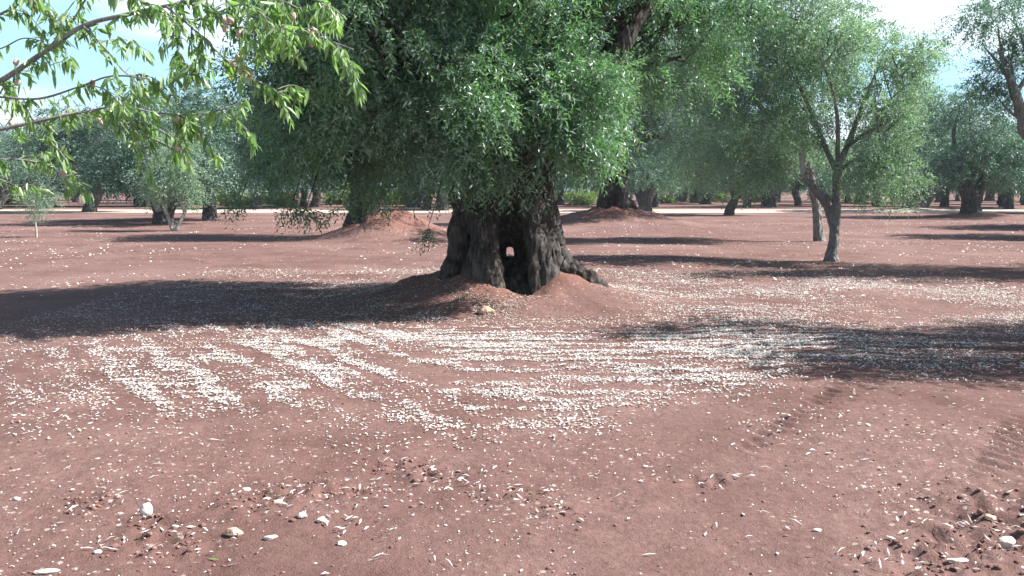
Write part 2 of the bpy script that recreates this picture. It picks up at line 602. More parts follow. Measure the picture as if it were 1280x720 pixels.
def lump(g, sx, sy, sz, rough=.18, n=2, flat=.35):
    """Irregular stone: displaced, chipped sub-divided box sphere."""
    k = 6 if n >= 2 else 3
    u = np.linspace(-1, 1, k + 1)
    vs, fs, off = [], [], 0
    for ax in range(3):
        for sg in (-1, 1):
            A, B = np.meshgrid(u, u)
            c = np.empty((A.size, 3))
            c[:, ax] = sg
            c[:, (ax + 1) % 3] = A.ravel()
            c[:, (ax + 2) % 3] = B.ravel()
            i = (np.arange(k)[:, None] * (k + 1) + np.arange(k)[None]).ravel() + off
            q = np.stack([i, i + 1, i + k + 2, i + k + 1], -1)
            fs.append(q if sg > 0 else q[:, ::-1])
            vs.append(c)
            off += len(c)
    v = nrm(np.vstack(vs))
    s = int(g.integers(1000))
    for _ in range(7):                                   # flat chipped facets
        d = nrm(g.normal(0, 1, 3))
        h = g.uniform(.62, .88)
        e = v @ d
        v = v - np.where(e > h, e - h, 0)[:, None] * d
    v = v * (1 + rough * fbm(v[:, 0] * 1.7 + s, v[:, 1] * 1.7, v[:, 2] * 1.7, 3, s))[:, None]
    v = v * np.array([sx, sy, sz])
    v[:, 2] = np.maximum(v[:, 2], -sz * flat)
    return v, np.vstack(fs)


def crumbs():
    g = np.random.default_rng(9)
    mb = MB()
    for px, py, r in ROUGH:
        c = G(px, py)
        for _ in range(int(34 * r / .2)):
            x, y = c[0] + g.normal(0, r * .55), c[1] + g.normal(0, r * .45)
            s = abs(g.normal(0, .0055)) + .0035
            v, f = lump(g, s * g.uniform(.8, 1.4), s, s * g.uniform(.6, 1), .3, 1)
            mb.add(v + np.array([x, y, hz(x, y) + s * .2]), f, np.full(len(f), g.uniform(0, 1)))
    for _ in range(500):
        y = 3.1 + 5 * g.uniform() ** 1.5
        x = g.uniform(-1, 1) * (.8 + y * .6)
        s = g.uniform(.004, .011)
        v, f = lump(g, s * g.uniform(.8, 1.4), s, s * .8, .3, 1)
        mb.add(v + np.array([x, y, hz(x, y) + s * .2]), f, np.full(len(f), g.uniform(.2, 1)))
    tag(mb.obj('soil_crumbs', M_CRUMB), 'loose crumbs of red soil in the kicked-up patches', None, kind='stuff')


crumbs()

STONES = [  # px, py, width px, depth ratio, height ratio, tan?, label
    (183, 645, 15, 1.0, 1.35, 0, 'upright egg-shaped white stone with a dark shadow, lower left foreground'),
    (292, 667, 22, .55, .62, 1, 'orange-tan wedge-shaped stone, the only orange one in the lower left foreground'),
    (338, 670, 17, .6, .35, 0, 'flat pale stone just right of the orange-tan wedge-shaped stone'),
    (377, 647, 15, .7, .5, 0, 'rounded white stone, left one of the close pair right of the orange-tan stone'),
    (402, 652, 11, .9, .8, 0, 'small cube-like white stone, right one of the close pair right of the orange-tan stone'),
    (347, 626, 13, .6, .5, 0, 'pale pointed stone beside the dark crumbly clods'),
    (308, 612, 10, .6, .5, 0, 'small cream stone, farthest back of the lower left stones'),
    (58, 710, 32, .35, .16, 0, 'long thin cream slab of stone in the bottom left corner'),
    (21, 626, 10, .7, .5, 0, 'small white stone at the left edge of the bare soil'),
    (220, 657, 11, .6, .45, 0, 'small flat white stone just right of the egg-shaped one'),
    (122, 688, 10, .8, .5, 0, 'small white stone above the long cream slab'),
    (427, 679, 13, .8, .5, 0, 'pale yellowish stone beside the small drift of white leaves'),
    (608, 397, 20, .7, .65, 1, 'tan stone lying at the foot of the hollow trunk'),
    (355, 429, 13, .7, .55, 0, 'whitish stone on the edge of the wide tree shadow'),
    (1260, 686, 30, .8, .62, 0, 'largest pale rock, in the bottom right corner'),
    (1236, 661, 16, .7, .5, 1, 'pinkish tan stone just behind the largest pale rock'),
    (1196, 707, 26, .4, .25, 0, 'slim whitish stone sliver left of the largest pale rock'),
    (1022, 667, 11, .6, .4, 0, 'lone small flat white stone on the smooth soil at right'),
]
g = np.random.default_rng(31)
for px, py, w, dr, hr, tan, lab in STONES:
    p = on_ground(px, py)
    wm = w / F * p[1] * .55
    v, f = lump(g, wm, wm * dr, wm * hr, .14, 2, .5)
    a = g.uniform(-.4, .4)
    v = v @ np.array([[math.cos(a), math.sin(a), 0], [-math.sin(a), math.cos(a), 0], [0, 0, 1]])
    mb = MB()
    mb.add(v, f)
    o = mb.obj('stone', M_STONET if tan else M_STONEW, smooth=False)
    o.location = (p[0], p[1], hz(p[0], p[1]) + wm * hr * .42)
    tag(o, lab, 'stone', 'stones lying on the red soil')


# ------------------------------------------------------------------ foliage
def foliage(g, lobes, n_leaves, L, W, clump_r=.42, per=16, spray=.42, droop=.45, shell=.55, density=1.0, out_bias=.7, jit=0.3):
    """Leafy sprays gathered in clumps inside ellipsoid lobes. Returns a mesh builder and clump centres."""
    lobes = np.asarray(lobes, float)
    c, r = lobes[:, :3], lobes[:, 3:6]
    area = (r[:, 0] * r[:, 1] + r[:, 1] * r[:, 2] + r[:, 0] * r[:, 2]) * 4
    nc = np.maximum(4, (area / (clump_r ** 2 * 3.2) * density)).astype(int)
    cc, cd, own = [], [], []
    for i in range(len(lobes)):
        d = nrm(g.normal(0, 1, (nc[i], 3)))
        s = shell + (1 - shell) * g.uniform(0, 1, (nc[i], 1)) ** .7
        cc.append(c[i] + d * r[i] * s)
        cd.append(d)
        own += [i] * nc[i]
    cc, cd, own = np.vstack(cc), np.vstack(cd), np.array(own)
    size = clump_r * g.uniform(.65, 1.35, len(cc))
    wgt = size ** 2.2
    S = n_leaves // per
    k = g.choice(len(cc), S, p=wgt / wgt.sum())
    ball = nrm(g.normal(0, 1, (S, 3))) * g.uniform(0, 1, (S, 1)) ** .45
    p0 = cc[k] + ball * size[k][:, None] * np.array([1, 1, .8])
    d = nrm(ball * .9 + cd[k] * out_bias + g.normal(0, .45, (S, 3)) + np.array([0, 0, -droop * .6]))
    ln = spray * g.uniform(.6, 1.35, S)
    ti_c = np.clip(g.normal(.5, .16, len(cc)), 0, 1)
    ti_s = ti_c[k] + g.normal(0, .12, S)
    t = (np.arange(per) + .5) / per
    dn = np.array([0, 0, -1.0])
    pos = p0[:, None] + d[:, None] * (ln[:, None] * t[None])[..., None] + dn * (droop * ln[:, None] * t[None] ** 2 * .8)[..., None]
    tan = nrm(d[:, None] + dn * (droop * 1.6 * t)[None, :, None])
    ref = nrm(g.normal(0, 1, (S, 1, 3)))
    e1 = nrm(np.cross(tan, ref))
    e2 = np.cross(tan, e1)
    ph = (np.arange(per) * 2.4)[None] + g.uniform(0, 6.28, (S, 1)) + g.normal(0, jit, (S, per))
    sd = e1 * np.cos(ph)[..., None] + e2 * np.sin(ph)[..., None]
    ax = nrm(tan * .75 + sd * .85 + g.normal(0, .2, (S, per, 3)))
    pos, ax = pos.reshape(-1, 3), ax.reshape(-1, 3)
    n = len(pos)
    nu = np.array([0, 0, .75]) + g.normal(0, .55, (n, 3))
    b = nrm(np.cross(nu, ax))
    nn = np.cross(ax, b)
    l = (L * g.uniform(.7, 1.25, n))[:, None]
    w = (W * g.uniform(.75, 1.2, n))[:, None] * .5
    v = np.stack([pos, pos + ax * l * .48 + b * w + nn * l * .04, pos + ax * l - nn * l * .06, pos + ax * l * .48 - b * w + nn * l * .04], 1).reshape(-1, 3)
    ti = np.clip(np.repeat(ti_s, per) + g.normal(0, .14, n), 0, 1)
    mb = MB()
    mb.add(v, np.arange(n * 4).reshape(-1, 4), ti)
    return mb, cc, own


def limbs(root, g, start, lobes, cc, own, r0, mat, twig=.55, name='limb', sides=7, pmin=.012, hook=.25):
    """One limb per lobe, with its own side branches out to the leaf clumps."""
    for i, lb in enumerate(lobes):
        c = np.array(lb[:3])
        st = np.array(start[i % len(start)] if isinstance(start, list) else start)
        d = c - st
        L = np.linalg.norm(d)
        side = nrm(np.cross(d, g.normal(0, 1, 3)))
        m1 = st + d * .33 + side * L * g.uniform(-.5, .5) * hook + np.array([0, 0, L * .10])
        m2 = st + d * .68 + side * L * g.uniform(-.5, .5) * hook + np.array([0, 0, L * .06])
        ra = r0 * (.6 + .4 * min(1, L / 3))
        mb = MB()
        path = tube(mb, [st, m1, m2, c], [ra, ra * .62, ra * .40, ra * .14], sides, 5, .22, i + 3)
        for q in np.where(own == i)[0]:
            if g.uniform() > twig:
                continue
            k = int(len(path) * g.uniform(.35, .95))
            a = path[min(k, len(path) - 1)]
            e = cc[q]
            mid = (a + e) / 2 + g.normal(0, .12, 3) * np.linalg.norm(e - a)
            r = max(pmin * .6, ra * .16)
            tube(mb, [a, mid, e], [r, r * .65, r * .25], 5, 3, .1, q, cap=False)
        mb.obj(name, mat, root)


# ------------------------------------------------------------------ the old hollow olive
def old_olive():
    z0 = hz(*TR)
    base = np.array([TR[0], TR[1], 0.0])
    root = thing('olive_tree', 'huge ancient olive with a split hollow trunk and a small hole through it', 'tree', tuple(base))
    mb = MB()

    def T(pts, rad, sides=12):
        tube(mb, pts, rad, sides, 4, .10, len(mb.v))
    # left half: outer column, inner column that runs down into a front root
    T([(-1.00, -.12, -.1), (-.84, -.15, .45), (-.74, -.1, 1.0), (-.70, .0, 1.7), (-.62, .15, 2.4)], [.28, .17, .15, .20, .20])
    T([(-.10, -.98, -.15), (-.20, -.74, .16), (-.33, -.52, .52), (-.38, -.38, 1.0), (-.42, -.15, 1.6), (-.42, .1, 2.5)], [.13, .15, .19, .21, .25, .25])
    T([(-.66, -.50, -.1), (-.58, -.40, .3), (-.52, -.32, .8), (-.48, -.2, 1.4)], [.19, .13, .12, .15])
    T([(-.62, .4, -.1), (-.55, .4, .6), (-.50, .4, 1.3), (-.4, .4, 2.4)], [.44, .40, .38, .32])
    # right half, leaning over the cavity at its foot
    T([(.46, -.52, -.12), (.40, -.46, .3), (.33, -.36, .8), (.27, -.26, 1.4), (.22, .0, 2.3)], [.25, .20, .175, .18, .26])
    T([(.80, -.34, -.1), (.66, -.28, .35), (.50, -.20, .8), (.40, -.08, 1.4), (.42, .12, 2.4)], [.25, .18, .165, .18, .24])
    T([(.66, -.66, -.12), (.58, -.52, .22), (.45, -.42, .6), (.38, -.36, 1.1)], [.22, .16, .12, .11])
    T([(.58, .4, -.1), (.46, .4, .6), (.33, .4, 1.3), (.30, .35, 2.5)], [.46, .38, .32, .32])
    T([(.88, .02, -.1), (.70, .03, .5), (.50, .1, 1.2), (.42, .1, 1.6)], [.30, .20, .17, .15])
    # walls at the back of the cavity, leaving the small hole
    T([(-.55, .30, .25), (0, .26, .20), (.55, .30, .25)], [.34, .42, .34])
    T([(-.45, .45, 1.22), (0, .42, 1.22), (.45, .4, 1.26)], [.40, .44, .42])
    T([(-.36, .50, .1), (-.30, .50, .7), (-.25, .5, 1.2)], [.28, .25, .28])
    T([(.30, .45, .1), (.255, .45, .66), (.20, .45, .80), (.22, .45, 1.2)], [.28, .245, .235, .28])
    T([(-.4, .2, 1.9), (0, .25, 1.9), (.4, .2, 1.9)], [.4, .42, .4])
    # bark filler added to hide the soil, so the cavity foot reads as shade
    T([(.16, -.10, -.35), (.13, -.02, .1), (.10, .1, .42)], [.34, .30, .24])
    T([(.02, -.42, -.35), (.04, -.30, .02), (.05, -.12, .34)], [.30, .25, .17])
    T([(.22, -.34, -.35), (.20, -.26, .05), (.2, -.1, .3)], [.2, .17, .1])
    # knots
    T([(.56, -.12, .86), (.68, -.16, .92)], [.12, .105])
    T([(-.84, -.25, .55), (-.88, -.3, .6)], [.11, .09])
    T([(.30, -.62, .55), (.34, -.66, .5)], [.08, .07])
    T([(-.30, -.66, .75), (-.32, -.70, .7)], [.08, .06])
    o = remeshed(mb, 'trunk', .018, M_BARK, root, .033, 4, 1)
    o['label'] = 'dark gnarled trunk split in two with a hollow between'
    # buttress root running off to the right
    mb = MB()
    tube(mb, [(.72, -.25, .50), (.90, -.30, .42), (1.08, -.34, .34), (1.26, -.38, .22), (1.40, -.44, .02)], [.18, .15, .12, .085, .05], 12, 6, .5, 3)
    tube(mb, [(.78, -.15, .46), (.98, -.12, .36), (1.15, -.05, .24), (1.25, .0, .05)], [.17, .13, .10, .06], 12, 6, .5, 7)
    r = remeshed(mb, 'root', .018, M_BARK, root, .018, 14, 2)
    r['label'] = 'knobbly surface root running right from the trunk'
    g = np.random.default_rng(12)
    lobes = [(.10, -1.55, 2.64, .85, .60, 1.0), (.90, -1.15, 2.48, .60, .65, 1.0), (-.70, -1.45, 2.66, .80, .7, 1.0),
             (-1.75, -1.0, 2.85, 1.15, 1.0, 1.2), (-2.75, -.3, 3.0, 1.2, 1.3, 1.3), (-2.0, .6, 2.6, 1.2, 1.1, 1.0),
             (-2.5, .1, 4.7, 1.5, 1.6, 1.1), (-.9, -1.0, 4.3, 1.2, 1.1, .9), (.5, -.75, 4.15, 1.0, .8, .75), (-.4, .4, 5.7, 1.8, 1.8, .9),
             (1.75, .7, 4.9, 1.1, 1.0, .8), (.6, 1.7, 3.8, 1.5, 1.0, 1.3), (-1.4, 1.8, 3.8, 1.4, 1.0, 1.2),
             (-.2, -.55, 3.4, 1.1, .7, .8), (1.25, -.45, 2.55, .45, .6, .8),
             (-1.9, -2.1, 3.7, 1.1, .9, .9), (-.3, -2.0, 4.9, 1.3, .9, .8), (2.55, .9, 3.6, .85, .8, .95), (1.25, -.7, 2.95, .35, .35, .35), (2.0, -.8, 4.35, .6, .5, .4),
             (2.9, .9, 4.6, .9, .9, .7)]
    mb, cc, own = foliage(g, lobes, 270000, .084, .0255, .27, 13, .32, .5, .40, .50)
    # loose tufts hanging under the left skirt
    for px, py, Y, q in ((382, 262, 12.6, .16), (362, 264, 12.7, .09), (424, 256, 12.4, .10), (535, 284, 12.3, .05), (300, 252, 12.8, .12)):
        w3 = P(px, py, Y) - base
        t2, _, _ = foliage(g, [(*w3, q, q, q * .8)], int(2400 * q), .075, .022, q * .8, 12, .2, .6, .2)
        mb.add(t2.v[0], t2.f[0], t2.t[0])
        sh = MB()
        tube(sh, [w3 + np.array([.22, .15, .75]), w3 + np.array([.10, .06, .32]), w3], [.012, .008, .004], 6, 4, .2, 2)
        sh.obj('hanging_shoot', M_BARK, root)
    mb.obj('crown', M_LEAF, root, False)
    starts = [(-.45, .05, 2.3), (.35, .0, 2.3), (.4, .35, 2.4), (-.4, .35, 2.3)]
    st = [starts[1], starts[1], starts[0], starts[0], starts[3], starts[3], starts[3], starts[0], starts[1], starts[2], starts[2], starts[2], starts[3], starts[0], starts[1], starts[0], starts[0], starts[2], starts[1], starts[1], starts[2]]
    # crossing upper limb that shows at top right of the crown
    lim = MB()
    tube(lim, [(.40, .0, 2.2), (.78, -.25, 2.65), (1.12, -.40, 3.1), (1.50, -.5, 3.62), (1.95, -.4, 4.3), (2.4, -.3, 5.0)], [.28, .23, .19, .16, .10, .04], 12, 6, .3, 5)
    o = remeshed(lim, 'limb', .02, M_BARK, root, .014, 24, 2)
    o['label'] = 'thick brown limb rising to the upper right'
    limbs(root, g, st, lobes, cc, own, .15, M_BARK, .6)
    return root


old_olive()


# ------------------------------------------------------------------ trees of the middle distance
def rel(base, px, py, dy=0.0):
    return P(px, py, base[1] + dy) - base


def back_left():
    base = np.array([BL[0], BL[1], hz(*BL) - .1])
    root = thing('olive_tree', 'old olive on the tall red mound at left, half hidden behind the great hollow tree', 'tree', tuple(base), 'old olives on soil mounds')
    mb = MB()
    tube(mb, [(-.35, 0, -.4), (-.25, 0, .4), (-.2, 0, 1.2), (-.5, .1, 2.4)], [.42, .33, .3, .25], 10)
    tube(mb, [(.12, -.1, -.4), (.1, 0, .4), (.15, 0, 1.2), (.4, .1, 2.4)], [.4, .33, .3, .25], 10)
    remeshed(mb, 'trunk', .04, M_BARK, root, .03, 33, 2)
    g = np.random.default_rng(44)
    lobes = [(-2.2, 0, 3.0, 1.6, 1.8, 1.5), (0, -.8, 3.2, 1.8, 1.5, 1.3), (2.1, .2, 3.2, 1.7, 1.8, 1.4), (0, 1, 4.6, 2.4, 2, 1.3), (-2.9, .3, 2.1, 1.3, 1.3, .9), (-1.2, -.4, 4.3, 1.6, 1.6, 1.1)]
    mb, cc, own = foliage(g, lobes, 95000, .105, .033, .45, 14, .5, .6, .5)
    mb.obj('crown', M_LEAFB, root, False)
    limbs(root, g, [(-.45, .1, 2.3), (.35, .1, 2.3)], lobes, cc, own, .17, M_BARKF, .4)


def back_right():
    base = np.array([BR[0], BR[1], hz(*BR) - .1])
    root = thing('olive_tree', 'old olive with a thick grooved trunk on the mound right of the hollow tree', 'tree', tuple(base), 'old olives on soil mounds')
    mb = MB()
    tube(mb, [(-.62, -.1, -.3), (-.42, 0, .5), (-.36, 0, 1.4), (-.6, .1, 2.7)], [.34, .30, .28, .24], 10)
    tube(mb, [(.42, -.2, -.35), (.32, -.1, .5), (.30, 0, 1.4), (.6, .1, 2.7)], [.36, .30, .28, .24], 10)
    tube(mb, [(-.1, .3, -.3), (-.05, .3, .8), (0, .3, 2.4)], [.4, .36, .3], 10)
    tube(mb, [(.55, -.1, .35), (.85, -.15, .05), (1.15, -.2, -.35)], [.2, .16, .1], 8)
    remeshed(mb, 'trunk', .045, M_BARK, root, .035, 53, 2)
    g = np.random.default_rng(46)
    lobes = [(-2.4, 0, 4.0, 1.9, 1.9, 1.4), (.2, -1, 4.2, 2.0, 1.7, 1.5), (2.6, 0, 4.0, 2.0, 2, 1.6), (4.1, .2, 3.0, 1.5, 1.5, 1.3), (0, .5, 6.2, 2.8, 2.3, 1.6), (2.6, 0, 6.0, 2, 2, 1.3), (-1.2, -.6, 2.9, 1.3, 1.2, .9)]
    mb, cc, own = foliage(g, lobes, 95000, .115, .034, .55, 14, .55, .6, .5)
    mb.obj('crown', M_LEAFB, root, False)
    limbs(root, g, [(-.5, .1, 2.6), (.5, .1, 2.6)], lobes, cc, own, .22, M_BARKF, .4)


def young_olive():
    b = on_ground(1040, 325)
    root = thing('olive_tree', 'young olive with a slim forked trunk and sawn-off pale stub', 'tree', tuple(b), 'slim olives at right')
    r = lambda x, y, d=0: rel(b, x, y, d)
    mb = MB()
    tube(mb, [r(1040, 332), r(1040, 318), r(1043, 296), r(1044, 272), r(1046, 250), r(1046, 226), r(1049, 204)], [.23, .145, .115, .125, .10, .088, .08], 12, 5, .2, 2)
    tube(mb, [r(1042, 282), r(1035, 262), r(1026, 246), r(1015, 232), r(1007, 224), r(1004, 214)], [.10, .09, .078, .075, .07, .065], 12, 5, .2, 4)
    remeshed(mb, 'trunk', .02, M_BARKY, root, .010, 63, 2)
    mb = MB()
    tube(mb, [r(1006, 222), r(1003, 206), r(1002, 190)], [.065, .062, .058], 10, 4, .1, 5)
    mb.obj('stub', M_BARKP, root)['label'] = 'pale sawn-off upright stub'
    for pts, rad in (([r(1048, 208), r(1060, 181, .1), r(1074, 142, .2), r(1083, 119, .3), r(1100, 80, .4)], [.085, .07, .05, .04, .02]),
                     ([r(1049, 206), r(1047, 190, -.2), r(1047, 152, -.4), r(1040, 110, -.5), r(1020, 60, -.6)], [.07, .055, .045, .03, .015]),
                     ([r(1046, 216), r(1030, 180, .4), r(1010, 130, .6), r(985, 80, .7), r(960, 40, .8)], [.07, .06, .05, .035, .015]),
                     ([r(1060, 182), r(1085, 165, -.4), r(1115, 150, -.7)], [.05, .035, .015]),
                     ([r(1046, 215), r(1070, 200, -.6), r(1100, 205, -1.0)], [.05, .035, .015])):
        mb = MB()
        tube(mb, pts, rad, 8, 5, .15, 3)
        mb.obj('limb', M_BARKY, root)
    g = np.random.default_rng(48)

    def lb(px, py, dy, rx, ry, rz):
        return (*r(px, py, dy), rx, ry, rz)
    lobes = [lb(1110, 100, .2, .9, 1.1, .8), lb(1108, 158, -.5, .9, 1.0, .8), lb(1108, 215, -.8, .85, .9, .65), lb(1040, 60, -.2, 1.1, 1.2, .9),
             lb(975, 70, .5, 1.1, 1.2, .9), lb(950, 150, .6, 1.0, 1.1, .9), lb(1000, 20, .2, 1.3, 1.3, .7), lb(905, 110, .4, .8, 1.0, .8),
             lb(925, 205, .8, .8, .9, .6), lb(1000, 145, .7, .8, .8, .7), lb(1140, 70, .1, .5, .7, .6)]
    mb, cc, own = foliage(g, lobes, 80000, .082, .027, .29, 13, .36, .45, .35, .72)
    mb.obj('crown', M_LEAFY, root, False)
    tw = MB()
    for q in range(len(cc)):
        if g.uniform() < .45:
            c = np.array(lobes[own[q]][:3]) + g.normal(0, .2, 3)
            tube(tw, [c, (c + cc[q]) / 2 + g.normal(0, .08, 3), cc[q]], [.018, .012, .006], 5, 3, .1, q, cap=False)
    tw.obj('twigs', M_BARKY, root)['kind'] = 'stuff'


def second_olive():
    b = on_ground(1024, 301)
    root = thing('olive_tree', 'olive with a straight bare grey trunk just left of and behind the forked young olive', 'tree', tuple(b), 'slim olives at right')
    r = lambda x, y, d=0: rel(b, x, y, d)
    mb = MB()
    tube(mb, [r(1025, 308), r(1023, 290), r(1021, 262), r(1017, 240), r(1012, 215), r(1000, 180)], [.25, .165, .145, .14, .13, .12], 12, 5, .2, 2)
    remeshed(mb, 'trunk', .025, M_BARKY, root, .012, 73, 2)
    g = np.random.default_rng(50)

    def lb(px, py, dy, rx, ry, rz):
        return (*r(px, py, dy), rx, ry, rz)
    lobes = [lb(985, 175, 0, 1.5, 1.6, 1.1), lb(920, 150, .3, 1.5, 1.6, 1.3), lb(940, 70, .3, 1.7, 1.7, 1.2), lb(1020, 90, .4, 1.6, 1.7, 1.2), lb(890, 70, -.2, 1.4, 1.5, 1.3), lb(980, 15, 0, 1.8, 1.8, 1.0), lb(845, 40, .3, 1.5, 1.5, 1.2), lb(835, 125, .5, 1.3, 1.3, 1.2), lb(890, 205, .4, 1.1, 1.2, .8)]
    mb, cc, own = foliage(g, lobes, 76000, .10, .032, .36, 13, .42, .45, .40, .62)
    mb.obj('crown', M_LEAFY, root, False)
    limbs(root, g, r(1001, 183), lobes, cc, own, .12, M_BARKY, .4)


def right_edge_olive():
    b = np.array([12.9, 17.2, hz(12.9, 17.2)])
    root = thing('olive_tree', 'olive reaching in from the right edge with a bent grey limb and airy sprays', 'tree', tuple(b))
    r = lambda x, y, d=0: rel(b, x, y, d)
    mb = MB()
    tube(mb, [(.1, 0, -.2), (0, 0, .5), (-.2, 0, 1.1), (-.5, 0, 1.6)], [.42, .33, .28, .24], 12, 5, .2, 2)
    remeshed(mb, 'trunk', .03, M_BARKF, root, .02, 83, 2)
    mb = MB()
    tube(mb, [(-.45, 0, 1.5), (-1.6, -.1, 2.2), r(1292, 172, -.2), r(1279, 148, -.2), r(1270, 118, -.2), r(1256, 82, -.2), r(1248, 62, -.2)], [.2, .15, .12, .11, .085, .05, .02], 10, 6, .2, 3)
    for pts in ([(1270, 118), (1285, 90), (1295, 60), (1290, 20)], [(1262, 98), (1240, 70), (1228, 56)], [(1256, 84), (1250, 55), (1247, 25)], [(1279, 148), (1262, 140), (1245, 118)], [(1268, 112), (1264, 80), (1266, 60)], [(1288, 85), (1275, 40), (1262, 22)]):
        tube(mb, [r(x, y, -.2 + .1 * k) for k, (x, y) in enumerate(pts)], np.linspace(.042, .006, len(pts)), 7, 5, .3, 4)
    mb.obj('limb', M_BARKY, root)
    g = np.random.default_rng(52)

    def lb(px, py, dy, rx, ry, rz):
        return (*r(px, py, dy), rx, ry, rz)
    lobes = [lb(1232, 22, -.2, .50, .6, .22), lb(1250, 100, -.1, .42, .6, .26), lb(1222, 112, .1, .28, .5, .16), lb(1275, 70, 0, .35, .6, .3), lb(1262, 38, 0, .4, .5, .22), lb(1268, 10, .1, .5, .6, .3),
             lb(1290, 120, .2, .4, .6, .3)]
    mb, cc, own = foliage(g, lobes, 11000, .07, .023, .22, 13, .34, .4, .2, .8)
    mb2, cc2, own2 = foliage(g, [(.3, 0, 4.4, 2.3, 1.7, 1.2), (1.5, .2, 3.2, 1.6, 1.6, 1.2), (-1.0, .2, 5.4, 1.4, 1.4, .7), (.3, .8, 5.2, 1.6, 1.5, .9)], 45000, .09, .03, .45, 13, .42, .45, .45)
    mb.v += mb2.v
    mb.f += [f + mb.n for f in mb2.f]
    mb.t += mb2.t
    mb.obj('crown', M_LEAFB, root, False)
    mb = MB()
    tube(mb, [(-.4, 0, 1.5), (.1, .1, 2.8), (.4, .1, 4.6)], [.2, .13, .04], 9, 5, .2, 8)
    tube(mb, [(-.3, 0, 1.5), (.8, .1, 2.4), (1.5, .2, 3.3)], [.18, .12, .04], 9, 5, .2, 9)
    mb.obj('limb', M_BARKF, root)


def shade_olive():
    """Stands just out of frame at right and throws the near shadow."""
    b = np.array([8.95, 9.1, hz(8.95, 9.1)])
    root = thing('olive_tree', 'olive standing outside the right edge whose shadow crosses the foreground soil', 'tree', tuple(b))
    mb = MB()
    tube(mb, [(.1, 0, -.2), (0, 0, .6), (.1, 0, 1.3), (-.1, 0, 2.0)], [.45, .34, .3, .26], 12, 5, .2, 2)
    remeshed(mb, 'trunk', .04, M_BARKF, root, .02, 93, 2)
    g = np.random.default_rng(54)
    lobes = [(.2, -1.2, 3.6, 1.5, .8, .8), (.1, .5, 4.0, 1.5, 1.2, .8), (1.7, -.8, 3.2, 1.6, 1.4, 1.0), (1.6, .6, 3.6, 1.5, 1.3, .9),
             (-1.3, -1.45, 4.0, 1.2, .35, .40), (-1.7, -.45, 4.4, 1.1, .16, .25), (-1.3, .35, 4.3, 1.1, .2, .3), (-1.2, 1.3, 4.5, 1.2, .3, .3), (-2.2, .9, 4.9, .8, .12, .2), (-1.1, -.9, 4.7, .7, .15, .2)]
    mb, cc, own = foliage(g, lobes, 62000, .085, .028, .4, 13, .42, .4, .45)
    mb.obj('crown', M_LEAFB, root, False)
    limbs(root, g, (-.1, 0, 1.9), lobes, cc, own, .14, M_BARKF, .3)


back_left()
back_right()
young_olive()
second_olive()
right_edge_olive()
shade_olive()


# ------------------------------------------------------------------ orchard behind: prototypes, then copies
def proto(kind, seed):
    g = np.random.default_rng(seed)
    root = thing('olive_tree', 'x', 'tree', (0, 0, 0))
    mb = MB()
    if kind == 'vee':
        tube(mb, [(-.2, 0, -.2), (-.25, 0, .4), (-.55, 0, 1.2), (-.9, .1, 2.4)], [.5, .42, .32, .24], 10)
        tube(mb, [(.15, 0, -.2), (.35, 0, .4), (.9, 0, 1.2), (1.3, .1, 2.3)], [.45, .36, .28, .2], 10)
        st = [(-.9, .1, 2.3), (1.3, .1, 2.2)]
    elif kind == 'lean':
        tube(mb, [(-.35, 0, -.2), (-.2, 0, .4), (.1, 0, 1.1), (.15, 0, 1.8), (.5, 0, 2.6)], [.34, .26, .24, .2, .16], 10)
        tube(mb, [(.1, 0, 1.1), (-.35, .1, 1.9), (-.8, .1, 2.6)], [.18, .15, .12], 8)
        st = [(.45, 0, 2.5), (-.75, .1, 2.5)]
    elif kind == 'stout':
        tube(mb, [(0, 0, -.2), (0, 0, .4), (-.12, 0, 1.0), (-.5, 0, 1.9)], [.62, .42, .38, .26], 10)
        tube(mb, [(.05, 0, .5), (.35, 0, 1.2), (.75, .1, 2.0)], [.36, .28, .2], 8)
        st = [(-.5, 0, 1.8), (.7, .1, 1.9)]
    else:
        tube(mb, [(.05, 0, -.2), (0, 0, .5), (.04, 0, 1.3), (0, 0, 2.2)], [.36, .25, .22, .2], 10)
        st = [(0, 0, 2.1)]
    remeshed(mb, 'trunk', .06, M_BARKF, root, .03, seed, 2)
    w = {'vee': 1.2, 'stout': 1.15, 'lean': .95, 'post': .9}[kind]
    nl = 7
    lobes = []
    for i in range(nl):
        a = i / nl * 6.28 + g.uniform(-.4, .4)
        rr = g.uniform(1.1, 1.9) * w
        lobes.append((rr * math.cos(a), rr * math.sin(a), g.uniform(2.4, 4.1), g.uniform(1.0, 1.6) * w, g.uniform(1.0, 1.6) * w, g.uniform(.8, 1.3)))
    lobes += [(g.uniform(-.5, .5), 0, 4.9, 1.6 * w, 1.6 * w, 1.1), (g.uniform(-1, 1), 0, 5.6, .9, .9, .8)]
    mb, cc, own = foliage(g, lobes, 30000, .16, .054, .5, 12, .5, .55, .5)
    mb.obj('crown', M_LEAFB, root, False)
    lm = MB()
    for i, lb in enumerate(lobes):
        s = np.array(st[i % len(st)])
        c = np.array(lb[:3])
        tube(lm, [s, (s + c) / 2 + g.normal(0, .25, 3), c], [.13, .09, .03], 6, 4, .2, i, cap=False)
    lm.obj('limb', M_BARKF, root)
    return root


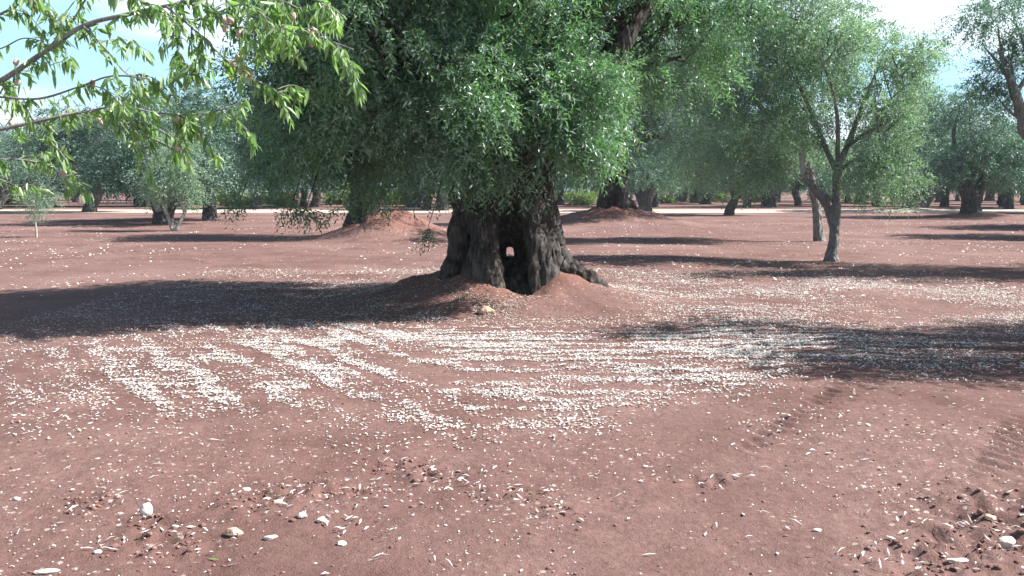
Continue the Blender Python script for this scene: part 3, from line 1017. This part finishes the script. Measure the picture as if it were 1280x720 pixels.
KINDS = {k: proto(k, s) for k, s in (('vee', 101), ('lean', 102), ('stout', 103), ('post', 104))}
USED = set()
FAR = [  # px, py (foot), kind, height m, yaw, width, label
    (205, 280, 'stout', 5.6, .2, 1.0, 'squat olive with a dark trunk and pale cut stub, behind the many-stemmed bush'),
    (262, 275, 'lean', 6.4, 2.0, 1.1, 'olive with a forked grey trunk right of the many-stemmed bush at left'),
    (120, 265, 'lean', 6.8, .9, 1.35, 'round dark blue-green olive with a thin trunk, between sapling and many-stemmed bush'),
    (60, 259, 'stout', 6.6, 2.2, 1.2, 'olive crown behind the staked sapling at far left'),
    (-12, 262, 'vee', 6.2, 1.2, 1.2, 'olive crown cut by the left edge behind the sapling'),
    (175, 258, 'post', 8.2, .4, 1.4, 'tall olive rising behind the round dark blue-green olive at left'),
    (320, 261, 'post', 6.6, 3.0, 1.3, 'olive beyond the farm track, left of the mound of the left old olive'),
    (395, 259, 'lean', 6.0, 1.3, 1.2, 'olive with a dim thin trunk seen under the shaded left crown'),
    (533, 262, 'post', 6.0, 2.5, 1.3, 'left one of two dark trunks close to the left side of the hollow trunk'),
    (553, 263, 'stout', 6.0, 2.1, .9, 'right one of two dark trunks close to the left side of the hollow trunk'),
    (700, 256, 'post', 6.5, .6, 1.3, 'olive between the hollow trunk and the right old olive, far back'),
    (806, 264, 'stout', 6.0, 2.7, 1.0, 'dark trunked olive just right of the right mound'),
    (818, 259, 'post', 6.2, .4, 1.0, 'slimmer olive close behind the dark trunk right of the right mound'),
    (851, 252, 'vee', 6.2, 1.9, 1.2, 'low spreading olive far back beside the green weeds'),
    (917, 269, 'lean', 6.0, .0, 1.0, 'olive with a leaning twisted trunk left of the slim pair'),
    (934, 259, 'post', 6.0, 1.1, 1.2, 'olive right behind the leaning twisted trunk'),
    (902, 250, 'stout', 6.0, .3, 1.2, 'distant olive just left of the leaning twisted trunk'),
    (972, 252, 'post', 6.4, 2.9, 1.2, 'distant olive between the leaning trunk and the slim pair'),
    (995, 257, 'lean', 6.4, 2.0, 1.1, 'distant olive just left of the straight bare trunk'),
    (1075, 253, 'stout', 6.6, 1.0, 1.2, 'distant olive seen right of the forked young trunk'),
    (1120, 254, 'stout', 6.6, 2.5, 1.1, 'distant olive left of the wide vee-shaped trunk'),
    (1145, 264, 'vee', 7.6, .05, 1.05, 'olive whose wide trunk splits low into a vee, at right'),
    (1181, 258, 'post', 6.6, .7, 1.2, 'olive with a short straight trunk between the vee-shaped and the sturdy bent trunk'),
    (1213, 272, 'stout', 6.3, .1, 1.0, 'olive with a sturdy bent trunk on a small mound near the right edge'),
    (1261, 261, 'post', 6.2, 1.7, 1.15, 'olive with a plain upright trunk right of the sturdy bent one'),
    (1284, 256, 'lean', 6.4, .6, 1.2, 'olive at the very right edge, far back'),
    (1237, 251, 'stout', 6.4, 1.4, 1.2, 'distant olive between the sturdy bent trunk and the plain upright one'),
    (1330, 266, 'vee', 7.0, 2.0, 1.2, 'olive just past the right edge with its crown in the frame'),
]
for px, py, kind, ht, yaw, wd, lab in FAR:
    pr = KINDS[kind]
    p = on_ground(px, py)
    if kind in USED:
        o = copy_tree(pr, lab)
    else:
        o = pr
        USED.add(kind)
        o['label'] = lab
    o['group'] = 'olive trees in the orchard behind'
    o.location = (p[0], p[1], p[2] - .05)
    s = ht / 6.3 * 1.12
    wd *= 1.1
    o.scale = (s * wd, s * wd, s)
    o.rotation_euler = (0, 0, yaw)

g = np.random.default_rng(77)
for row, Y in enumerate((84, 97, 111, 126)):
    for x in np.arange(-1.0, 1.01, 1.0 / (5 + row)):
        xx = x * Y * .66 + g.uniform(-2.5, 2.5)
        o = copy_tree(KINDS[('vee', 'lean', 'stout', 'post')[int(g.integers(4))]], 'small distant olive in the rows at the very back of the orchard', 'distant olives in the back rows')
        o.location = (xx, Y + g.uniform(-3, 3), -.05)
        s = g.uniform(.95, 1.25)
        o.scale = (s * 1.2, s * 1.2, s)
        o.rotation_euler = (0, 0, g.uniform(0, 6.28))

for (x, y, k, yw, s, lab) in ((21.5, 30.0, 'lean', .7, 1.1, 'olive outside the right edge whose shadow bands the soil beyond the forked young olive'),
                           (25.5, 37.5, 'stout', 2.2, 1.1, 'olive outside the right edge shading the soil before the sturdy bent trunk')):
    o = copy_tree(KINDS[k], lab, 'olive trees in the orchard behind')
    o.location = (x, y, -.05)
    o.scale = (s, s, s)
    o.rotation_euler = (0, 0, yw)

# the pale cut stub of the squat olive at left
for o in list(COL.objects):
    if o.type == 'EMPTY' and str(o.get('label', '')).startswith('squat olive'):
        mb = MB()
        b = np.array(o.location)
        inv = np.array(o.matrix_basis.inverted())
        pts = [P(200, 264, b[1] - .3), P(192, 248, b[1] - .4), P(180, 238, b[1] - .5)]
        pts = [(inv @ np.array([*q, 1]))[:3] for q in pts]
        tube(mb, pts, [.17, .15, .13], 9, 4, .15, 3)
        mb.obj('stub', M_BARKP, o)['label'] = 'pale cut stub'


def bush():
    b = on_ground(217, 288)
    root = thing('olive_bush', 'pale many-stemmed young olive with thin whitish forked stems, at left', 'tree', tuple(b))
    r = lambda x, y, d=0: rel(b, x, y, d)
    for pts in ([(216, 290), (212, 276), (207, 262), (207, 248), (200, 238), (192, 222)], [(218, 290), (226, 276), (232, 262), (234, 246), (238, 225)], [(207, 250), (212, 232), (216, 210)], [(209, 268), (204, 255), (206, 230)], [(231, 264), (224, 246), (226, 222)]):
        mb = MB()
        tube(mb, [r(x, y, .08 * k) for k, (x, y) in enumerate(pts)], np.linspace(.085, .03, len(pts)), 8, 4, .15, 3)
        mb.obj('stem', M_BARKP, root)
    g = np.random.default_rng(58)

    def lb(px, py, dy, rx, ry, rz):
        return (*r(px, py, dy), rx, ry, rz)
    lobes = [lb(200, 215, -.2, .8, .9, .7), lb(230, 222, .1, .8, .9, .7), lb(215, 190, .1, .9, .9, .7), lb(190, 240, -.2, .5, .5, .4), lb(240, 245, .1, .45, .5, .4), lb(212, 245, -.4, .5, .5, .4)]
    mb, cc, own = foliage(g, lobes, 15000, .085, .030, .3, 12, .35, .35, .3)
    mb.obj('crown', M_LEAFY, root, False)


def sapling():
    b = on_ground(46, 296)
    root = thing('olive_sapling', 'small staked olive sapling with a thin pale stem and misty crown, far left', 'tree', tuple(b))
    r = lambda x, y, d=0: rel(b, x, y, d)
    mb = MB()
    tube(mb, [r(46, 300), r(45, 284), r(43, 268), r(43, 250)], [.04, .034, .028, .014], 8, 4, .1, 3)
    mb.obj('stem', M_BARKP, root)
    g = np.random.default_rng(60)

    def lb(px, py, dy, rx, ry, rz):
        return (*r(px, py, dy), rx, ry, rz)
    lobes = [lb(45, 250, 0, .65, .6, .35), lb(28, 256, .1, .45, .4, .28), lb(60, 248, 0, .4, .4, .3), lb(42, 266, 0, .4, .4, .2)]
    mb, cc, own = foliage(g, lobes, 4200, .062, .018, .2, 12, .3, .3, .2)
    mb.obj('crown', M_LEAFY, root, False)


bush()
sapling()

# ------------------------------------------------------------------ shrubs and posts beyond the track
SHR = [(300, 257, 2.0, 1.5), (330, 256, 2.6, 1.6), (352, 258, 1.8, 1.2), (420, 256, 2.2, 1.6), (455, 255, 2.6, 1.4), (500, 256, 2.4, 1.6), (575, 255, 2.6, 1.8),
       (660, 256, 2.4, 1.5), (728, 257, 2.2, 1.3), (826, 254, 2.0, 1.0), (880, 252, 3.0, 1.4), (945, 252, 2.6, 1.3), (1040, 252, 2.6, 1.4), (20, 256, 3.4, 2.6), (255, 256, 2.2, 1.3), (700, 252, 2.5, 1.3)]
SHL = ['third shrub from the left of the hedge-like row seen under the shaded crown', 'widest yellow-green shrub under the shaded left crown', 'low yellow-green shrub right of the widest one under the shaded crown',
       'yellow-green shrub left of the mound of the left old olive', 'yellow-green shrub just behind the trunk of the left old olive', 'green shrub behind the red mound of the left old olive', 'green shrub close left of the hollow trunk',
       'green shrub hidden in the gap of the hollow trunk', 'yellow-green shrub right of the hollow trunk', 'bright green low weeds between two slim trunks right of the right mound', 'widest bright green bush far back between the right mound and leaning trunk',
       'green bush behind the leaning twisted trunk', 'green bush behind the forked young trunk', 'big light green bush at the left edge behind the sapling', 'small yellow-green shrub behind the forked grey trunk at left', 'green shrub close left of the right mound']
SHL[0] = 'yellow-green shrub leftmost under the shaded left crown'
g = np.random.default_rng(70)
protoS = []
for s in range(3):
    lobes = [(g.uniform(-.8, .8), g.uniform(-.4, .4), g.uniform(.35, .7), g.uniform(.5, .9), .6, g.uniform(.3, .5)) for _ in range(5)]
    mb, cc, own = foliage(g, lobes, 5200, .14, .06, .3, 10, .35, .1, .4)
    protoS.append(mb.mesh('foliage', M_LEAFG, False))
    st = MB()
    for q in range(7):
        e = cc[int(g.integers(len(cc)))]
        tube(st, [(e[0] * .2, e[1] * .2, -.1), (e[0] * .6, e[1] * .6, e[2] * .5), e], [.03, .02, .01], 5, 3, .1, q)
    protoS.append(st.mesh('stem', M_BARKF))
for i, (px, py, w, h) in enumerate(SHR):
    p = on_ground(px, py)
    o = thing('shrub', SHL[i], 'shrub', tuple(p), 'shrubs beyond the farm track')
    k = int(g.integers(3))
    link('foliage', protoS[2 * k], o)
    link('stem', protoS[2 * k + 1], o)
    o.scale = (w / 1.2, w / 1.4, h / .95)
    o.rotation_euler = (0, 0, g.uniform(0, 6.28))

PST = [(74, 256), (86, 256), (99, 256), (112, 255), (134, 256), (146, 256), (158, 255), (170, 256), (183, 256), (228, 256), (243, 256), (286, 256)]
PSL = ['thin dark post, leftmost of the far row at left', 'thin dark post, second from the left of the far row', 'thin dark post, third from the left of the far row', 'thin dark post just left of the thin trunk of the round dark olive',
       'thin dark post just right of the thin trunk of the round dark olive', 'thin dark post, sixth from the left of the far row', 'thin dark post, seventh from the left of the far row', 'thin dark post left of the pale cut stub',
       'thin dark post behind the pale cut stub', 'thin dark post between the stems of the many-stemmed bush', 'thin dark post right of the many-stemmed bush', 'thin dark post right of the forked grey trunk, last of the far row']
mb = MB()
tube(mb, [(0, 0, -.2), (.01, 0, .8), (0, .01, 1.75)], [.055, .05, .048], 8, 3, .15, 2)
pm = mb.mesh('wooden_post', M_POST)
for (px, py), lab in zip(PST, PSL):
    p = on_ground(px, py)
    o = link('wooden_post', pm)
    o.location = p
    o.rotation_euler = (g.normal(0, .03), g.normal(0, .03), g.uniform(0, 6))
    o.scale = (1, 1, g.uniform(.9, 1.1))
    tag(o, lab, 'post', 'thin posts beyond the farm track')

# far wood closing the view
g = np.random.default_rng(80)
lobes = []
for x in np.arange(-150, 151, 5.0):
    y = 146 + g.uniform(-9, 12)
    h = g.uniform(7, 10.5)
    lobes.append((x + g.uniform(-2, 2), y, h * .55 + 1, g.uniform(2.6, 4), 3, h * .45))
    lobes.append((x + g.uniform(-2, 2), y + 6, h * .35 + 1, g.uniform(2.6, 4), 3, h * .35))
mb, cc, own = foliage(g, lobes, 60000, .42, .17, 1.1, 8, 1.1, .4, .6)
for q in range(0, len(lobes), 2):
    c = np.array(lobes[q][:3])
    tube(mb, [(c[0], c[1], 0), (c[0], c[1], 1.6), (c[0] + .3, c[1], c[2])], [.3, .22, .12], 6, 3, .1, q)
tag(mb.obj('distant_woodland', M_LEAFB, smooth=False), 'far belt of olive wood closing off the orchard', None, kind='stuff')


# ------------------------------------------------------------------ almond boughs in the upper left foreground
def almond():
    b = np.array([-4.6, 4.9, hz(-4.6, 4.9)])
    root = thing('almond_tree', 'almond tree hanging bright green leafy branches with ripe nuts into the upper left', 'tree', tuple(b))
    mb = MB()
    tube(mb, [(0, 0, -.15), (.05, 0, .5), (-.02, 0, 1.1), (.2, 0, 1.6)], [.19, .14, .12, .10], 12, 5, .15, 2)
    remeshed(mb, 'trunk', .02, M_BARKA, root, .008, 113, 2)
    g = np.random.default_rng(90)
    BR_ = [  # depth, start radius, end radius, points, leaf density, nut spots
        (4.75, .020, .008, [(-170, 215), (-60, 140), (0, 102), (60, 62), (105, 32), (160, 18), (210, 7), (270, -4), (330, -16)], .75, [(20, 78), (22, 103)]),
        (4.95, .016, .006, [(-170, 230), (-40, 171), (0, 162), (55, 150), (110, 140), (150, 147), (200, 163), (232, 190)], .9, [(14, 155), (222, 185)]),
        (4.6, .009, .004, [(-60, 112), (0, 121), (50, 123), (100, 108), (140, 95), (185, 98)], .8, [(113, 111), (116, 104)]),
        (4.7, .008, .003, [(208, 8), (235, 30), (262, 55), (282, 74), (304, 88), (330, 106), (356, 119)], 1.1, [(292, 80), (300, 88), (306, 84), (314, 92), (297, 72), (309, 97)]),
        (4.6, .008, .003, [(236, -6), (262, 12), (290, 32), (340, 37), (385, 42), (415, 52), (442, 62)], 1.2, [(282, 27), (288, 25), (282, 36), (367, 20), (387, 41), (393, 38), (298, 42), (389, 54)]),
        (4.9, .008, .003, [(110, 140), (150, 132), (190, 140), (230, 143), (275, 138), (312, 122)], 1.2, [(222, 148), (230, 152), (125, 152)]),
        (5.1, .011, .005, [(-90, 60), (-20, 30), (0, 18), (30, 2), (60, -15)], .9, []),
        (4.8, .006, .003, [(-70, 190), (-20, 198), (30, 200), (62, 208), (84, 226), (98, 240)], .75, [(78, 217)]),
        (4.65, .006, .003, [(210, 6), (224, 36), (222, 66), (229, 92), (252, 92)], 1.0, []),
        (4.85, .006, .003, [(104, 33), (128, 56), (150, 84), (172, 104), (190, 120)], .95, []),
        (5.0, .009, .004, [(60, 62), (92, 24), (110, -6), (130, -30)], .9, [(43, 8)]),
        (4.55, .006, .003, [(140, -30), (170, -4), (205, 16), (236, 24), (255, 22)], 1.0, [(190, 25)]),
        (4.9, .008, .003, [(300, -40), (330, -10), (372, 10), (405, 6), (432, 22)], 1.3, []),
        (5.2, .006, .003, [(60, 150), (62, 180), (58, 205)], .8, []),
        (5.1, .006, .003, [(-60, 60), (-5, 62), (28, 48), (55, 52)], .9, []),
        (5.0, .006, .003, [(18, 95), (16, 120), (14, 150), (8, 165)], .6, []),
        (5.2, .008, .003, [(-40, 205), (-5, 222), (20, 232), (45, 226)], .6, []),
        (4.9, .005, .003, [(150, 150), (170, 165), (200, 178), (215, 186)], .9, []),
        (4.8, .004, .002, [(84, 226), (112, 238), (118, 262)], .35, []),
        (5.0, .008, .003, [(20, -30), (50, 10), (75, 26), (100, 20)], 1.0, []),
        (4.7, .006, .003, [(235, 30), (262, 20), (300, 6), (330, 14)], .9, []),
    ]
    for bi, (Y, r0, r1, pts, dens, nuts) in enumerate(BR_):
        r0, r1 = r0 * .85, r1 * .85
        # gentle run in depth along the branch
        yy = Y + np.linspace(-.12, .12, len(pts)) * (1 if bi % 2 else -1)
        p3 = np.array([P(x, y, q) - b for (x, y), q in zip(pts, yy)])
        if bi in (0, 1, 2, 6, 7, 14, 16):
            p3 = np.vstack([[.12, -.05, 1.45 if bi not in (7, 16) else 1.3], p3])
            rad = np.concatenate([[max(r0 * 1.6, .03)], np.linspace(r0, r1, len(pts))])
        else:
            rad = np.linspace(r0, r1, len(pts))
        mb = MB()
        path = tube(mb, p3, rad, 8, 6, .18, bi)
        paths = [path]
        # side twigs
        for _ in range(int(len(path) / 8 * dens) + (2 if bi in (3, 4, 5, 8, 12) else 0)):
            k = int(g.uniform(.18 if bi in (0, 1, 2, 6, 7, 14, 16) else .05, .95) * len(path))
            q = path[min(k, len(path) - 1)]
            tg = nrm(path[min(k + 1, len(path) - 1)] - path[max(k - 1, 0)])
            d = nrm(tg * .7 + g.normal(0, .6, 3) + np.array([0, 0, -.15]))
            L = g.uniform(.10, .30)
            paths.append(tube(mb, [q, q + d * L * .5 + np.array([0, 0, .01]), q + d * L + np.array([0, 0, -.2 * L])], [.0035, .0028, .0015], 5, 4, .1, 3, cap=False))
        # short leafy spurs
        fm = MB()
        V, T = [], []
        for pi, pth in enumerate(paths):
            seg = np.linalg.norm(np.diff(pth, axis=0), axis=1)
            s = np.concatenate([[0], np.cumsum(seg)])
            first = s[-1] * .25 if pi == 0 and bi in (0, 1, 2, 6, 7, 14, 16) else .01
            for a in np.arange(first, s[-1], .0195 / dens):
                q = np.array([np.interp(a, s, pth[:, k]) for k in range(3)])
                k = min(int(np.searchsorted(s, a)), len(pth) - 1)
                tg = nrm(pth[k] - pth[max(k - 1, 0)])
                if g.uniform() < (.38 if pi == 0 else .2):
                    continue
                hang = g.uniform(0, .08) * (1.0 if g.uniform() < .5 else .2)
                off = nrm(g.normal(0, 1, 3) + np.array([0, 0, -.8])) * hang
                if hang > .03:
                    tube(mb, [q, q + off * .5 + np.array([0, 0, .004]), q + off], [.0022, .0018, .0012], 4, 2, 0, 1, cap=False)
                tc = g.normal(.55, .22)
                for _ in range(int(g.integers(2, 6))):
                    d = nrm(np.array([0, 0, -1.0]) + g.normal(0, .45, 3) + tg * g.uniform(-.1, .7))
                    L = g.uniform(.042, .096)
                    W = L * g.uniform(.22, .31)
                    n = nrm(np.cross(d, g.normal(0, 1, 3)))
                    bb = np.cross(n, d)
                    o = q + off + g.normal(0, .008, 3)
                    c = g.uniform(-.3, .3)
                    m1, m2 = o + d * L * .3 + n * L * c * .3, o + d * L * .65 + n * L * c * .55
                    tip = o + d * L + n * L * c * .6
                    V.append([o, m1 + bb * W * .46 + n * W * .12, m1 - n * W * .1, m1 - bb * W * .46 + n * W * .12, m2 + bb * W * .36 + n * W * .1, m2 - n * W * .08, m2 - bb * W * .36 + n * W * .1, tip])
                    T.append(np.clip(tc + g.normal(0, .12), 0, 1))
        V = np.array(V)
        nl = len(V)
        bo = mb.obj('branch', M_BARKA, root)
        t3 = np.array([[0, 2, 1], [0, 3, 2], [4, 5, 7], [5, 6, 7]])
        tri = np.vstack([np.array([[1, 2, 5], [1, 5, 4], [2, 3, 6], [2, 6, 5]]), t3])
        fm.add(V.reshape(-1, 3), (np.arange(nl)[:, None, None] * 8 + tri[None]).reshape(-1, 3), np.repeat(T, 8))
        fm.obj('foliage', M_LEAFA, bo, True)
        for (nx, ny) in nuts:
            c = P(nx, ny, Y - .02) - b
            nm = MB()
            v, f = lump(g, .015, .013, .021, .12, 2, 9)
            a = g.uniform(-.7, .7)
            v = v @ np.array([[math.cos(a), 0, math.sin(a)], [0, 1, 0], [-math.sin(a), 0, math.cos(a)]])
            nm.add(v + c, f)
            # short stalk back to the branch
            k = int(np.argmin(np.linalg.norm(path - c, axis=1)))
            tube(nm, [path[k], (path[k] + c) / 2, c], [.003, .0025, .003], 6, 2, 0, 1)
            nm.obj('almond', M_NUT, bo)


almond()

# ------------------------------------------------------------------ camera, light, sky
cam = bpy.data.cameras.new('camera')
cam.sensor_width = 36
cam.lens = F / 1280 * 36
cam.clip_start = .05
cam.clip_end = 3000
co = bpy.data.objects.new('camera', cam)
COL.objects.link(co)
co.location = (0, 0, EYE)
co.rotation_euler = (math.pi / 2 - PITCH, 0, 0)
SC.camera = co

sun = bpy.data.lights.new('sun', 'SUN')
sun.energy = 5.0
sun.angle = R(.5)
sun.color = (1.0, .97, .935)
so = bpy.data.objects.new('sun', sun)
COL.objects.link(so)
from mathutils import Vector
sd = Vector((math.cos(SUN_AZ) * math.cos(SUN_EL), math.sin(SUN_AZ) * math.cos(SUN_EL), math.sin(SUN_EL)))
so.rotation_euler = sd.to_track_quat('Z', 'Y').to_euler()
so.location = (20, 0, 30)

w = bpy.data.worlds.new('World')
SC.world = w
w.use_nodes = True
nt = w.node_tree
nt.nodes.clear()
out = nt.nodes.new('ShaderNodeOutputWorld')
bg = nt.nodes.new('ShaderNodeBackground')
bg.inputs[1].default_value = .055
sky = nt.nodes.new('ShaderNodeTexSky')
sky.sky_type = 'NISHITA'
sky.sun_disc = False
sky.sun_elevation = SUN_EL
sky.sun_rotation = math.pi / 2 - SUN_AZ
sky.air_density = 1.0
sky.dust_density = 1.2
sky.ozone_density = 1.2
tc = nt.nodes.new('ShaderNodeTexCoord')
mp = nt.nodes.new('ShaderNodeMapping')
mp.inputs['Scale'].default_value = (1.6, 1.6, 5.5)
nt.links.new(tc.outputs['Generated'], mp.inputs[0])
cn = nt.nodes.new('ShaderNodeTexNoise')
cn.inputs['Scale'].default_value = 2.1
cn.inputs['Detail'].default_value = 7
cn.inputs['Roughness'].default_value = .55
nt.links.new(mp.outputs[0], cn.inputs[0])
cm = ramp(nt, cn.outputs[0], [(.47, (0, 0, 0)), (.66, (.9, .9, .9))])
sx = nt.nodes.new('ShaderNodeSeparateXYZ')
nt.links.new(tc.outputs['Generated'], sx.inputs[0])
low = ramp(nt, sx.outputs[2], [(.20, (1, 1, 1)), (.42, (0, 0, 0))])
base = mixc(nt, mixc(nt, .80, (0, 0, 0), low), sky.outputs[0], (4.9, 8.4, 10.6))
cl = mixc(nt, mixc(nt, 1.0, cm, low, 'MULTIPLY'), base, (11.4, 12.4, 12.8))
nt.links.new(cl, bg.inputs[0])
nt.links.new(bg.outputs[0], out.inputs[0])

vs = SC.view_settings
vs.view_transform = 'Standard'
vs.look = 'None'
vs.gamma = 1
vs.use_curve_mapping = False
vs.exposure = 1.32
# thin haze added to imitate a pale lens veil over the far trees
mb = MB()
hx, hy0, hy1, h0, h1 = 210, -20, 190, -1.6, 13.0
cv = np.array([(x, y, z) for z in (h0, h1) for y in (hy0, hy1) for x in (-hx, hx)], float)
mb.add(cv, [[0, 2, 3, 1], [4, 5, 7, 6], [0, 1, 5, 4], [2, 6, 7, 3], [0, 4, 6, 2], [1, 3, 7, 5]])
hm, hnt, hout = newmat('haze')
pv = N(hnt, 'ShaderNodeVolumePrincipled', inp={'Color': (.80, .90, 1.0, 1), 'Density': .0004, 'Anisotropy': .25})
hnt.links.new(pv.outputs[0], hout.inputs['Volume'])
tag(mb.obj('haze', hm, smooth=False), 'thin pale haze added between the far trees to imitate lens veil', None, kind='stuff')

SC.cycles.max_bounces = 6
SC.cycles.diffuse_bounces = 3
SC.cycles.glossy_bounces = 2
SC.cycles.transmission_bounces = 4
SC.cycles.use_denoising = True
